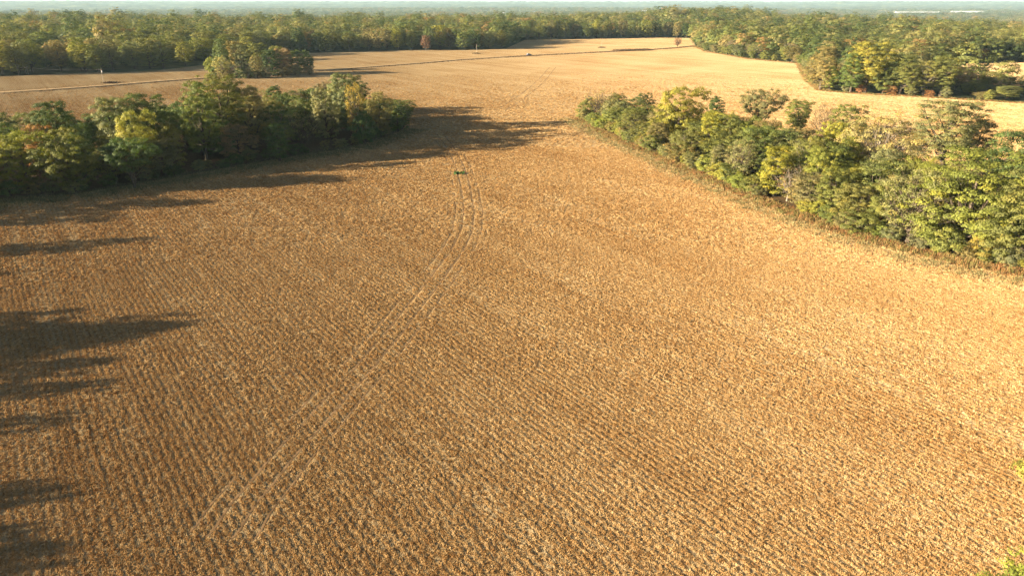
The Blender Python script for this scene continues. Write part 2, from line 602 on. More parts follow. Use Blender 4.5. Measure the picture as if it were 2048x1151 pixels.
def tuft_mesh(name, seed, mat, n_up, n_flat, up_h, flat_l, spread, w, along=0.0):
    r = np.random.default_rng(seed)
    V, F = [], []
    for i in range(n_up + n_flat):
        c = np.array([r.normal() * spread * (1 - 0.75 * along), r.normal() * spread, 0.0])
        a = r.uniform(0, 2 * math.pi)
        d = np.array([math.cos(a), math.sin(a), 0])
        s = np.array([-d[1], d[0], 0])
        if i < n_up:
            h = up_h * r.uniform(0.5, 1.3)
            lean = d * h * r.uniform(0.05, 0.6)
            ww = w * r.uniform(0.6, 1.2)
            p = [c - s * ww / 2, c + s * ww / 2, c + lean + [0, 0, h] + s * ww * 0.3, c + lean + [0, 0, h] - s * ww * 0.3]
            o = len(V); V += p; F.append((o, o + 1, o + 2, o + 3))
        else:
            l = flat_l * r.uniform(0.5, 1.4)
            z0, z1 = r.uniform(0.01, 0.05), r.uniform(0.03, 0.16)
            ww = w * r.uniform(0.9, 2.0)
            tw = np.array([0, 0, r.uniform(-0.5, 0.5) * ww])
            m_ = c + d * l * 0.5 + [0, 0, z1]
            e_ = c + d * l + [0, 0, z0 * 0.5]
            c2 = c + [0, 0, z0]
            o = len(V)
            V += [c2 - s * ww / 2, c2 + s * ww / 2, m_ + s * ww / 2 + tw, m_ - s * ww / 2 - tw, e_ + s * ww / 4, e_ - s * ww / 4]
            F += [(o, o + 1, o + 2, o + 3), (o + 3, o + 2, o + 4, o + 5)]
    me = mesh_np(name, np.array(V), np.array(F), [mat])
    return bpy.data.objects.new(name, me)

def in_view(x, y, marg=90, z=0.0):
    px, py, dep = proj(x, y, z)
    return (dep > 5) & (px > -marg) & (px < 2048 + marg) & (py < 1151 + marg) & (py > -60)

HEADLAND = [Vector((p.x, p.y, 0)) for p in PL([(1080, 1260), (1250, 1060), (1500, 945), (1760, 865), (2200, 820), (2300, 1260)])]

def build_stubble():
    protos = [tuft_mesh('stalk_tuft_%d' % i, 40 + i, M_STALK, 6, 11, 0.16, 0.22, 0.18, 0.045, along=0.5) for i in range(6)]
    lr = np.random.default_rng(11)
    th = R(-ROW_DEG)
    al = np.array([-math.sin(th), math.cos(th)])            # along the rows
    ac = np.array([math.cos(th), math.sin(th)])             # across the rows
    out = []
    # candidate rows in rings: (y range by distance) with growing stride
    for d0, d1, ds, keep_w, size, sp in ((30, 75, 0.055, 1.0, 0.50, 0.76), (75, 130, 0.082, 0.95, 0.62, 0.76), (130, 220, 0.19, 0.85, 0.92, 0.76), (220, 520, 0.70, 0.75, 1.35, 0.76)):
        hw = d1 * 0.86 + 12
        c = np.array([[-hw, 0], [hw, 0], [hw, d1], [-hw, d1]])
        u, v = c @ ac, c @ al
        k = np.arange(math.floor(u.min() / sp), math.ceil(u.max() / sp))
        s = np.arange(v.min(), v.max(), ds)
        U, W = np.meshgrid(k * sp, s)
        U, W = U.ravel(), W.ravel()
        x, y = U * ac[0] + W * al[0], U * ac[1] + W * al[1]
        r = np.hypot(x, y)
        m = (r > d0) & (r <= d1) & in_view(x, y)
        U, W = U[m], W[m]
        n = len(U)
        off_row = lr.random(n) < 0.28 + 0.36 * vnoise(U / 9, W / 60, 36)
        U = U + np.where(off_row, lr.uniform(-0.5, 0.5, n) * sp, lr.normal(0, 0.065, n))
        W = W + lr.uniform(-ds, ds, n) * 0.6
        x, y = U * ac[0] + W * al[0], U * ac[1] + W * al[1]
        rowid = np.round(U / sp) * (1.0 if sp > 0.5 else 0.62)
        chaff = sstep(4, 14, dist_line(x, y, right_front)) * (1 - sstep(25, 60, dist_line(x, y, right_front))) * sstep(0.3, 0.6, vnoise(x / 25, y / 25, 38))
        dens = 0.26 + 0.35 * chaff + 0.45 * vnoise(U / 1.1, W / 1.6, 31) + 0.62 * vnoise(rowid * 0.9, W / 40, 32) + 0.45 * (vnoise(U / 6, W / 90, 34) - 0.5) + 0.2 * (vnoise(x / 30, y / 30, 33) - 0.5)
        keep = lr.random(n) < np.clip(dens * 1.15, 0, 1) * keep_w * (1 - sstep(190, 500, np.hypot(x, y)))
        out.append(np.stack([x[keep], y[keep], np.full(keep.sum(), size)], 1))
    A = np.concatenate(out)
    # the headland at the near right corner was driven the other way
    hl = inside(A[:, 0], A[:, 1], HEADLAND)
    B = A[hl].copy()
    a1, a2 = P(1800, 1127), P(1900, 1062)
    d = (a2 - a1).normalized()
    nrm = Vector((-d.y, d.x, 0))
    u = B[:, 0] * nrm.x + B[:, 1] * nrm.y
    v = B[:, 0] * d.x + B[:, 1] * d.y
    lr2 = np.random.default_rng(12)
    snap = np.round(u / 0.62) * 0.62
    loose = vnoise(u / 14, v / 14, 35) < 0.62
    u2 = np.where(loose, u + lr2.normal(0, 0.3, len(u)), snap + lr2.normal(0, 0.07, len(u)))
    B[:, 0], B[:, 1] = u2 * nrm.x + v * d.x, u2 * nrm.y + v * d.y
    A = np.concatenate([A[~hl], B])
    x, y = A[:, 0], A[:, 1]
    ok = inside(x, y, FIELD) & ~inside(x, y, LEFT_WOOD) & ~inside(x, y, RIGHT_HEDGE) & ~inside(x, y, GROVE) & (dist_line(x, y, ROAD) > 2.9)
    for i, t in enumerate(TRACKS): ok &= (dist_line(x, y, t) > 0.28) | (vnoise(x / 3, y / 3, 71) > (0.62 if i in (0, 3) else 0.74))
    A = A[ok]
    n = len(A)
    print("stubble tufts", n)
    yaw = R(-ROW_DEG) + np.where(lr.random(n) < 0.5, 0, math.pi) + lr.normal(0, 0.2, n)
    sc = A[:, 2] * lr.uniform(0.65, 1.35, n)
    pts = np.stack([A[:, 0], A[:, 1], np.zeros(n)], 1)
    scatter('crop_stubble', 'tan cut stalks and straw covering the whole field', pts, yaw, sc, lr.integers(0, 6, n), protos)
build_stubble()

def build_verges():
    lr = np.random.default_rng(21)
    def along(line, off, w, step, jit=0.0):
        pts = []
        for a, b in zip(line[:-1], line[1:]):
            L = (b - a).length
            d = (b - a).normalized()
            nrm = Vector((-d.y, d.x, 0))
            for _ in range(int(L / step)):
                q = a + d * lr.uniform(0, L) + nrm * (off + lr.normal() * w)
                pts.append((q.x, q.y, 0.02))
        return pts
    g = [tuft_mesh('grass_tuft_%d' % i, 70 + i, M_DRYGRASS, 22, 6, 0.42, 0.5, 0.4, 0.05) for i in range(3)]
    pts = along(right_front, -1.9, 1.1, 0.05) + along(mid_front, -1.4, 0.8, 0.14)
    n = len(pts)
    scatter('verge_grass', 'rusty brown and green rough grass along the hedgerow foot', pts, lr.uniform(0, 6.28, n), lr.uniform(0.5, 1.6, n) * np.where(lr.random(n) < 0.05, 1.4, 1.0), lr.integers(0, 3, n), g)
    g2 = [tuft_mesh('margin_tuft_%d' % i, 80 + i, M_GREENGRASS, 10, 4, 0.35, 0.4, 0.35, 0.05) for i in range(3)]
    pts = along(left_front, -3.0, 2.6, 0.03) + along(right_front, -6.5, 2.0, 0.1)
    pts = [p for p in pts if in_view(p[0], p[1], 200)]
    n = len(pts)
    scatter('margin_grass', 'thin grey green grass on the field margins', pts, lr.uniform(0, 6.28, n), lr.uniform(0.7, 1.5, n), lr.integers(0, 3, n), g2)
    g3 = [tuft_mesh('brush_tuft_%d' % i, 90 + i, M_BRUSH, 14, 5, 0.38, 0.5, 0.4, 0.08) for i in range(3)]
    pts = along(ROAD, -4.2, 0.5, 1.5) + along(ROAD[-6:], -1.0, 1.6, 0.12) + along(ROAD[1:8], 3.6, 0.6, 0.9)
    dt = PL([(1232, 102.5), (1296, 100.5)])
    extra = along(dt, 0, 1.8, 0.05)
    n0 = len(pts)
    pts += extra
    n = len(pts)
    sc = lr.uniform(0.6, 1.5, n)
    sc[n0:] *= 2.4
    scatter('ditch_brush', 'dark dry weeds along the lane and its ditch', pts, lr.uniform(0, 6.28, n), sc, lr.integers(0, 3, n), g3)
build_verges()

# ------------------------------------------------------------------ trees: a crown of leaf clumps carried by a trunk with limbs
def tree_kind(seed, H, W, base, n_cl, leaves, leaf, cl_r, limbs, shape='round', twig=0, lump=0.3, bark=M_BARK, mat=M_LEAF, trunks=1, coh=0.0):
    """returns trunk mesh and crown mesh of a tree H tall, W wide, crown from base*H up"""
    r = np.random.default_rng(seed)
    ph = r.uniform(0, 6.28, 8)
    cz = H * (base + (1 - base) * 0.52)
    rz = H * (1 - base) * 0.5
    cents, rads = [], []
    tries = 0
    while len(cents) < n_cl and tries < 6000:
        tries += 1
        d = r.normal(size=3); d /= np.linalg.norm(d)
        th = math.atan2(d[1], d[0])
        lumpf = 1 + lump * (math.sin(2 * th + ph[0]) * 0.5 + math.sin(3 * th + ph[1] + 2 * d[2]) * 0.5 + math.sin(4 * d[2] + ph[2]) * 0.3)
        rr = (0.5 + 0.5 * r.random() ** 0.45) * lumpf
        x, y, z = d[0] * W * 0.5 * rr, d[1] * W * 0.5 * rr, d[2] * rz * rr
        zz = (z / rz + 1) / 2
        if shape == 'cone': k = 1.15 - 0.75 * zz
        elif shape == 'spread': k = 0.55 + 0.6 * min(1, zz * 1.4)
        elif shape == 'skirt': k = 1.15 - 0.35 * zz
        else: k = 1.0
        c = np.array([x * k, y * k, cz + z])
        if c[2] < H * base * 0.8 + 0.3 or c[2] > H * 0.97: continue
        cr = cl_r * r.uniform(0.65, 1.35)
        if any(np.linalg.norm(c - q) < 0.62 * (cr + q_r) * 0.9 for q, q_r in zip(cents, rads)): 
            if r.random() < 0.93: continue
        cents.append(c); rads.append(cr)
    cents, rads = np.array(cents), np.array(rads)
    V, var = [], []
    axis = np.array([0, 0, cz - rz * 0.3])
    for c, cr in zip(cents, rads):
        n = int(leaves * (cr / cl_r) ** 2 * r.uniform(0.75, 1.25))
        if n < 1: continue
        d = r.normal(size=(n, 3)); d /= np.linalg.norm(d, axis=1)[:, None]
        d[:, 2] = np.where(d[:, 2] < -0.2, -d[:, 2] * 0.6, d[:, 2])
        rad = cr * (0.55 + 0.5 * r.random(n))[:, None]
        p = c + d * rad * np.array([1.05, 1.05, 0.88])
        out = c - axis; out = out / (np.linalg.norm(out) + 1e-6)
        nr = d * (0.9 - 0.3 * coh) + out * (0.45 + 0.6 * coh) + np.array([0, 0, 0.15]) + r.normal(size=(n, 3)) * (0.30 - 0.08 * coh)
        nr /= np.linalg.norm(nr, axis=1)[:, None]
        t = np.cross(nr, r.normal(size=(n, 3))); t /= np.linalg.norm(t, axis=1)[:, None] + 1e-9
        b = np.cross(nr, t)
        sz = leaf * r.uniform(0.6, 1.35, n)[:, None]
        t, b = t * sz * 0.5, b * sz * 0.36
        V.append(np.stack([p - t, p + b * 0.9 - nr * sz * 0.05, p + t, p - b * 0.9 - nr * sz * 0.05], 1).reshape(-1, 3))
        cv = r.random()
        var.append(np.clip(cv * 0.72 + r.random(n) * 0.28, 0, 1))
    V = np.concatenate(V)
    crown = mesh_np('crown', V, np.arange(len(V)).reshape(-1, 4), [mat], face_attr={'leafvar': np.concatenate(var)})
    # wood
    mb = MB()
    tr = 0.022 * H + 0.06
    stems = []
    for s in range(trunks):
        a = ph[3] + s * 2 * math.pi / max(trunks, 1)
        lean = 0.0 if trunks == 1 else 0.16
        top = H * 0.72
        path, rad = [], []
        for i in range(7):
            f = i / 6
            wob = 0.02 * H * f
            path.append((math.cos(a) * lean * H * f + wob * math.sin(3 * f + ph[4] + s), math.sin(a) * lean * H * f + wob * math.cos(2.3 * f + ph[5] + s), top * f - 0.1))
            rad.append(tr / (trunks ** 0.4) * (1.25 - f) if i else tr * 1.35 / (trunks ** 0.4))
        stems.append(path)
        mb.tube(path, rad, 6)
    order = r.permutation(len(cents))[:limbs]
    for ci in order:
        c = cents[ci]
        st = stems[int(r.integers(0, trunks))]
        f = min(0.95, max(0.15, (c[2] * r.uniform(0.35, 0.75)) / (H * 0.72)))
        k = f * 6; i = min(5, int(k))
        p0 = np.array(st[i]) * (1 - (k - i)) + np.array(st[i + 1]) * (k - i)
        mid = p0 * 0.5 + c * 0.5 + np.array([0, 0, -0.04 * H]) + r.normal(size=3) * 0.02 * H
        r0 = tr * (1.15 - f) * 0.55
        mb.tube([p0, mid, c], [r0, r0 * 0.6, r0 * 0.2], 4, cap=False)
        for _ in range(twig):
            e = c + r.normal(size=3) * cl_r * np.array([1.3, 1.3, 0.9]) + np.array([0, 0, cl_r * 0.5])
            q = mid * 0.4 + c * 0.6
            mb.tube([q, (q + e) / 2 + r.normal(size=3) * 0.1, e], [r0 * 0.32, r0 * 0.22, r0 * 0.1], 3, cap=False)
    return mb.mesh('trunk', bark), crown

KINDS = {}
def reg(key, H, W, **kw):
    KINDS[key] = (H, W) + tree_kind(H=H, W=W, **kw)
reg('round0', 14, 11, seed=1, base=0.08, n_cl=170, leaves=136, leaf=0.27, cl_r=0.98, limbs=24)
reg('round1', 14, 12, seed=2, base=0.10, n_cl=165, leaves=154, leaf=0.27, cl_r=1.08, limbs=24, lump=0.4)
reg('round2', 14, 11, seed=3, base=0.05, n_cl=185, leaves=126, leaf=0.27, cl_r=0.92, limbs=20, shape='skirt')
reg('tall0', 20, 11, seed=4, base=0.18, n_cl=200, leaves=155, leaf=0.29, cl_r=1.1, limbs=28, lump=0.42)
reg('tall1', 20, 12, seed=5, base=0.10, n_cl=225, leaves=160, leaf=0.28, cl_r=1.1, limbs=26, shape='skirt', lump=0.35)
reg('spread0', 12, 13, seed=6, base=0.30, n_cl=150, leaves=134, leaf=0.26, cl_r=0.98, limbs=40, shape='spread', trunks=3)
reg('cone0', 15, 9, seed=7, base=0.06, n_cl=165, leaves=130, leaf=0.27, cl_r=0.92, limbs=16, shape='cone')
reg('airy0', 14, 12, seed=8, base=0.18, n_cl=165, leaves=104, leaf=0.25, cl_r=1.0, limbs=60, twig=2, bark=M_PALEBARK, lump=0.2)
reg('airy1', 13, 10, seed=9, base=0.12, n_cl=130, leaves=46, leaf=0.28, cl_r=0.95, limbs=60, twig=3, lump=0.35)
reg('bare0', 12, 7, seed=10, base=0.30, n_cl=50, leaves=8, leaf=0.28, cl_r=1.1, limbs=50, twig=4, bark=M_PALEBARK, lump=0.4)
reg('column0', 13, 6.5, seed=11, base=0.05, n_cl=140, leaves=95, leaf=0.27, cl_r=0.8, limbs=14)
reg('shrub0', 4.5, 5.5, seed=12, base=0.0, n_cl=75, leaves=102, leaf=0.20, cl_r=0.62, limbs=12, shape='skirt', trunks=3)
reg('shrub1', 4.5, 5.0, seed=13, base=0.0, n_cl=68, leaves=106, leaf=0.20, cl_r=0.65, limbs=12, lump=0.45, trunks=2)
reg('gnarled0', 11, 10, seed=14, base=0.30, n_cl=55, leaves=26, leaf=0.30, cl_r=1.1, limbs=55, twig=4, bark=M_BARK, lump=0.5, shape='spread', trunks=2)

COLORS = {
    'dark green': (0.054, 0.082, 0.026), 'deep green': (0.072, 0.102, 0.032), 'olive green': (0.118, 0.126, 0.038), 'mid green': (0.104, 0.124, 0.036),
    'bright green': (0.138, 0.162, 0.034), 'yellow green': (0.165, 0.170, 0.036), 'grey green': (0.130, 0.138, 0.066), 'dull brown green': (0.150, 0.128, 0.056),
    'russet': (0.20, 0.110, 0.050), 'golden': (0.21, 0.165, 0.042), 'pale green': (0.205, 0.195, 0.090), 'grey brown': (0.165, 0.132, 0.084), 'emerald green': (0.062, 0.105, 0.034),
    'bright yellow': (0.205, 0.195, 0.034), 'rust red': (0.165, 0.095, 0.062),
}
def hides(x, y, reach=16.0):
    """would a plant here stand in front of one of the named hedge or wood trees?"""
    px = proj(x, y, 2.0)[0]
    for t in TREES:
        if t['label'] is None or not (t['zone'] == 'right' or 'umbrella shaped' in t['label']): continue
        d = t['pos'].y - y
        if 0 < d < reach:
            q = proj(t['pos'].x, t['pos'].y, 2.0)
            if abs(q[0] - px) < 0.42 * t['W'] * FPX / q[2]: return True
    return False

TREES = []          # records: pos, H, W, kind, colour, zone, label (or None)

def rec(pos, H, W, kind, colour, zone, label=None, name=None, yaw=None):
    TREES.append(dict(pos=Vector(pos), H=H, W=W, kind=kind, col=colour, zone=zone, label=label, name=name, yaw=random.uniform(0, 6.28) if yaw is None else yaw))

def T(px, base, top, W, kind, colour, zone, label=None, name=None, sink=0.0):
    p = P(px, base)
    rec(p, height_at(p, top) , W, kind, colour, zone, label, name)

# --- trees one can single out, right hedgerow
T(1200, 244, 181, 9.5, 'gnarled0', 'pale green', 'right', 'gnarled half bare tree with twisted limbs at the far tip of the right hedgerow')
T(1176, 238, 197, 7, 'shrub0', 'olive green', 'right', 'rounded willowy bush ending the right hedgerow beside the open field', 'shrub')
T(1283, 252, 185, 7.5, 'round0', 'dark green', 'right', 'small dark green round topped tree rising behind low bushes near the hedgerow tip')
T(1354, 292, 173, 13.5, 'round1', 'yellow green', 'right', 'tall full yellow green tree standing highest over the far half of the right hedgerow')
T(1425, 272, 192, 8, 'cone0', 'dark green', 'right', 'dark pointed tree just right of the tall yellow green tree, against pale stubble')
T(1414, 322, 222, 5.5, 'column0', 'bright yellow', 'right', 'slim yellow tree under the dark pointed tree in the right hedgerow')
T(1516, 268, 178, 13, 'spread0', 'grey green', 'right', 'round headed dark grey green tree with its forked stem showing against the pale field')
T(1590, 276, 199, 8.5, 'tall0', 'mid green', 'right', 'upright green tree right of the round headed tree with forked stem')
T(1640, 292, 206, 8, 'airy1', 'grey brown', 'right', 'thin grey brown tree beside the olive domed tree at the hedgerow back')
T(1690, 300, 208, 11, 'round2', 'olive green', 'right', 'olive domed tree left of the pale willowy tree, against the field')
T(1656, 340, 242, 8, 'round0', 'bright yellow', 'right', 'bright yellow green tree glowing beside the dark shaded gap in the hedgerow')
T(1548, 392, 290, 8.5, 'column0', 'bright yellow', 'right', 'lemon yellow upright tree on the field side above the dead reddish sapling')
T(1745, 372, 226, 16, 'airy0', 'pale green', 'right', 'broad pale willowy tree with whitish fanning limbs in the right hedgerow')
T(1880, 340, 196, 14, 'tall0', 'grey green', 'right', 'tall grey green tree towering over the hedgerow back against the pale field')
T(1815, 484, 330, 11, 'airy1', 'grey green', 'right', 'thin crowned tree with long straight grey trunk left of the big bright green tree')
T(1916, 502, 296, 16.5, 'tall1', 'bright green', 'right', 'biggest bright green tree, broad and leafy to the ground, near the right edge')
T(2036, 536, 340, 12, 'tall1', 'olive green', 'right', 'large olive tree cut by the right edge of the picture')
T(2015, 420, 256, 13, 'round1', 'deep green', 'right', 'dark rounded tree behind the biggest bright green tree')
T(1945, 330, 238, 9, 'round2', 'dull brown green', 'right', 'small brownish green tree right of the tall grey green tree, against stubble')
T(1574, 402, 330, 5.5, 'bare0', 'russet', 'right', 'dead reddish sapling with bare pale stems at the hedgerow foot', 'dead_tree')
T(1520, 352, 252, 12, 'round1', 'mid green', 'right', 'pair topped dense green tree below the forked round headed tree')
T(1660, 430, 338, 9, 'round2', 'mid green', 'right', None)
T(1960, 520, 470, 4.5, 'shrub1', 'golden', 'right', 'small golden bush at the feet of the biggest bright green tree', 'shrub')
# --- left wood
T(455, 306, 146, 13.5, 'tall0', 'olive green', 'left', 'tallest olive tree on the skyline of the left wood, overlapping the grove')
T(414, 320, 164, 10.5, 'tall1', 'mid green', 'left', 'tall green tree leaning against the tallest olive tree in the left wood')
T(510, 300, 172, 12.5, 'tall1', 'dull brown green', 'left', 'broad brownish green tree right of the tallest olive tree')
T(310, 335, 186, 13, 'tall1', 'deep green', 'left', 'wide deep green tree at the left wood skyline, left of the tallest')
T(258, 338, 190, 11, 'tall0', 'grey green', 'left', 'grey green tree beside the open notch in the left wood skyline')
T(287, 352, 222, 8.5, 'round1', 'yellow green', 'left', 'yellow green leafy tree in front of the wide deep green tree')
T(695, 262, 144, 11.0, 'tall0', 'grey green', 'left', 'tall domed tree near the right end of the left wood')
T(716, 286, 166, 7, 'airy1', 'golden', 'left', 'orange tinted tree hugging the tall domed tree')
T(655, 284, 176, 9, 'round2', 'grey green', 'left', 'grey green tree just left of the tall domed tree')
T(134, 338, 202, 12, 'tall1', 'dark green', 'left', 'dark tree standing alone above the left wood, against the stubble')
T(62, 384, 262, 12.5, 'round1', 'yellow green', 'left', 'sunlit yellow green tree at the left wood edge near the picture border')
T(270, 376, 276, 12.5, 'spread0', 'emerald green', 'left', 'emerald umbrella shaped tree with three leaning trunks on the left wood edge')
T(150, 384, 268, 11, 'round0', 'olive green', 'left', 'olive tree with pale stems beside the emerald umbrella shaped tree')
T(12, 330, 225, 12, 'tall1', 'dark green', 'left', 'dark tree mass at the left border above the sunlit yellow green tree')
T(100, 350, 248, 9, 'round2', 'russet', 'left', 'russet tree between the sunlit yellow green tree and the dark lone tree')
T(762, 274, 182, 9, 'round0', 'dull brown green', 'left', None)
T(797, 264, 208, 8, 'round2', 'deep green', 'left', 'round deep green tree forming the right hand tip of the left wood')
T(730, 290, 222, 7, 'shrub0', 'emerald green', 'left', 'emerald bush on the shaded field side near the tip of the left wood', 'shrub')
T(560, 322, 246, 6, 'column0', 'emerald green', 'left', 'slim emerald tree catching light on the shaded side of the left wood')
T(608, 304, 226, 9, 'gnarled0', 'grey green', 'left', 'grey bare limbed tree in the shaded side of the left wood')
# --- grove by the lane
T(450, 152, 76, 10, 'tall1', 'deep green', 'grove', 'tall tree at the left of the grove by the lane, overtopping it')
T(424, 151, 116, 7, 'shrub0', 'bright green', 'grove', 'bright low bush at the left foot of the grove by the lane', 'shrub')
T(447, 157, 112, 9, 'airy0', 'pale green', 'grove', 'pale wispy tree at the front of the grove by the lane')
T(490, 152, 88, 11, 'round1', 'grey green', 'grove')
T(520, 148, 84, 10, 'tall0', 'olive green', 'grove')
T(475, 144, 80, 11, 'tall0', 'dull brown green', 'grove')
T(545, 152, 98, 11, 'round0', 'dark green', 'grove')
T(570, 150, 96, 11, 'round2', 'grey brown', 'grove')
T(598, 149, 100, 11, 'round1', 'deep green', 'grove')
T(617, 147, 106, 9, 'round0', 'dark green', 'grove', 'rounded dark tree closing the right end of the grove by the lane')
T(560, 142, 92, 11, 'round1', 'olive green', 'grove')
T(515, 156, 112, 9, 'round2', 'dull brown green', 'grove')
# --- lone and far trees
T(1355, 93, 75, 9, 'airy1', 'rust red', 'lone', 'lone reddish bare bush tree standing in the far field by the lane')
T(852, 101, 70, 9, 'round0', 'rust red', 'far', 'reddish tree in the far forest edge above the lane')
T(1404, 92, 62, 14, 'round1', 'olive green', 'mid')
T(1730, 187, 80, 17, 'tall0', 'yellow green', 'mid', 'tall yellow green tree rising above the second tree line at the right')
T(1640, 180, 92, 15, 'tall1', 'dull brown green', 'mid', 'big brown tinted tree ending the second tree line beside the stubble')
T(1700, 186, 104, 13, 'tall1', 'deep green', 'mid', 'deep green tree next to the big brown tinted tree in the second line')
T(1658, 182, 130, 8, 'round0', 'bright green', 'mid', 'fresh green low tree under the big brown tinted tree')
T(1845, 191, 120, 13, 'airy0', 'olive green', 'mid', 'olive tree with pale visible trunk in the second tree line')
T(1800, 190, 108, 15, 'tall1', 'olive green', 'mid')
T(1765, 188, 125, 13, 'round1', 'mid green', 'mid')
T(1880, 192, 112, 15, 'tall0', 'olive green', 'mid')
# --- near right corner: crowns reaching into the picture
rec((P(2098, 1005).x, P(2098, 1005).y, 0), 5.2, 5.0, 'shrub0', 'yellow green', 'near', 'fresh yellow green bush cut by the right edge over the near stubble', 'shrub')
rec((P(2066, 1213).x, P(2066, 1213).y, 0), 4.2, 5.5, 'shrub1', 'bright green', 'near', 'yellow green bush at the bottom right corner', 'shrub')
rec((P(1990, 1225).x, P(1990, 1225).y, 0), 3.0, 4.5, 'shrub0', 'bright green', 'near', 'low green bush peeping in at the bottom edge near the right corner', 'shrub')
# --- the tree line left of the picture, known by its long shadows
for tx, ty, H, W in ((412, 405, 14, 8), (345, 398, 12, 9), (310, 479, 13.5, 5), (190, 496, 11.5, 5), (25, 548, 10, 3), (185, 618, 13, 3.5), (365, 642, 16, 8.5), (270, 668, 14, 8), (210, 728, 13, 6.5), (240, 766, 13, 4), (160, 834, 12, 4.5), (135, 980, 13, 6), (80, 1052, 12, 3), (132, 1092, 13, 6), (90, 1132, 14, 6), (120, 648, 15, 9), (150, 695, 14, 9), (300, 652, 15, 7), (60, 780, 13, 6), (40, 1100, 13, 6)):
    tip = P(tx, ty)
    L = H / math.tan(R(SUN_EL)) - W * 0.25
    rec((tip.x - L * math.cos(R(SUN_AZ)), tip.y - L * math.sin(R(SUN_AZ)), 0), H, W, random.choice(['round0', 'round2', 'round2']), random.choice(['deep green', 'olive green', 'mid green']), 'shade',
        'tree standing outside the left edge, seen only by its long shadow on the stubble')

# --- fill the woods: hand placed trees first, then as many as fit
def fill(poly, zone, dmin, n_max, hfun, wfun, kinds, cols, seed, edge_line=None, margin=1.5, view_only=True, spare=None):
    lr = np.random.default_rng(seed)
    xs, ys = [p[0] for p in poly], [p[1] for p in poly]
    have = [(t['pos'].x, t['pos'].y) for t in TREES]
    cnt = 0
    for _ in range(6000):
        if cnt >= n_max: break
        x, y = lr.uniform(min(xs), max(xs)), lr.uniform(min(ys), max(ys))
        if not inside(np.array([x]), np.array([y]), poly)[0]: continue
        if view_only and not in_view(np.array([x]), np.array([y]), 260)[0]: continue
        if min(math.hypot(x - a, y - b) for a, b in have) < dmin: continue
        if edge_line is not None and dist_line([x], [y], edge_line)[0] < margin: continue
        if zone in ('left', 'right') and hides(x, y): continue
        e = dist_line([x], [y], edge_line)[0] if edge_line is not None else 5
        have.append((x, y)); cnt += 1
        rec((x, y, 0), hfun(lr, x, y, e), wfun(lr), kinds[int(lr.integers(0, len(kinds)))], cols[int(lr.integers(0, len(cols)))], zone)
    print('filled', zone, cnt)

random.seed(5)
fill(LEFT_WOOD, 'left', 5.0, 92, lambda r, x, y, e: r.uniform(8.0, 9.5) if x > -62 else r.uniform(9.0, 13.0) + (1.0 if e > 12 else 0), lambda r: r.uniform(8, 11.5),
     ['round0', 'round1', 'round2', 'airy0', 'airy1', 'tall0', 'cone0', 'spread0', 'column0'],
     ['dark green', 'deep green', 'olive green', 'grey green', 'dull brown green', 'grey brown', 'mid green', 'dark green', 'deep green'], 101, left_front, 2.0)
fill(RIGHT_HEDGE, 'right', 4.5, 92, lambda r, x, y, e: (r.uniform(7.5, 11.5) if e < 9 else r.uniform(9, 13)) * (0.85 if y > 215 else 1.0), lambda r: r.uniform(7.0, 10.5),
     ['round0', 'round1', 'round2', 'airy0', 'airy1', 'round2', 'cone0', 'column0', 'spread0'],
     ['olive green', 'grey green', 'mid green', 'yellow green', 'dull brown green', 'olive green', 'mid green', 'grey brown', 'bright green'], 102, right_front, 2.5)
MIDBAND = mid_front + [Vector((350, 300, 0)), Vector((300, 340, 0))] + PL([(1960, 172), (1800, 168), (1700, 160), (1660, 150), (1625, 122), (1500, 112), (1410, 97)])
fill(MIDBAND, 'mid', 7.5, 46, lambda r, x, y, e: r.uniform(8, 13) if y > 375 else (r.uniform(3.5, 6.0) if x > 0.60 * y else r.uniform(8, 12)), lambda r: r.uniform(9, 13),
     ['round0', 'round1', 'round2', 'airy0', 'airy1', 'tall0', 'tall1'],
     ['olive green', 'grey green', 'mid green', 'dull brown green', 'olive green', 'deep green', 'grey brown', 'yellow green'], 103, mid_front, 2.0)
fb = []
for p in reversed(far_front[2:]):
    d = 26.0
    fb.append(Vector((p.x * (1 + d / p.length), p.y * (1 + d / p.length), 0)))
fill(far_front[2:] + fb, 'far', 8.5, 70, lambda r, x, y, e: r.uniform(16, 23), lambda r: r.uniform(11, 15),
     ['tall0', 'tall1', 'round0', 'round1', 'tall0', 'tall1', 'round2'],
     ['deep green', 'olive green', 'mid green', 'grey green', 'dark green', 'olive green', 'dull brown green', 'yellow green'], 104, far_front, 3.0)

# shrubs along the feet of the woods
def shrubs_along(line, zone, n, off, seed, cols, hr=(2.0, 4.2)):
    lr = np.random.default_rng(seed)
    segs = [(a, b) for a, b in zip(line[:-1], line[1:])]
    Ls = np.array([(b - a).length for a, b in segs]); cum = np.cumsum(Ls)
    for i in range(n):
        s = (i + lr.uniform(0.1, 0.9)) / n * cum[-1]
        k = min(len(segs) - 1, int(np.searchsorted(cum, s)))
        a, b = segs[k]
        d = (b - a).normalized()
        q = a + d * (s - (cum[k] - Ls[k])) + Vector((-d.y, d.x, 0)) * (off + lr.normal() * 0.7)
        if not in_view(q.x, q.y, 100): continue
        if zone == 'right' and any(k in (t['label'] or '') for t in TREES for k in ('dead reddish', 'straight grey trunk') if abs(proj(t['pos'].x, t['pos'].y, 2)[0] - proj(q.x, q.y, 2)[0]) < 20): continue
        h = lr.uniform(*hr)
        rec(q, h, h * lr.uniform(1.0, 1.5), 'shrub%d' % int(lr.integers(0, 2)), cols[int(lr.integers(0, len(cols)))], zone, None, 'shrub')
shrubs_along(right_front, 'right', 64, 0.2, 201, ['mid green', 'olive green', 'yellow green', 'grey green', 'bright green', 'dull brown green'], (2.4, 5.2))
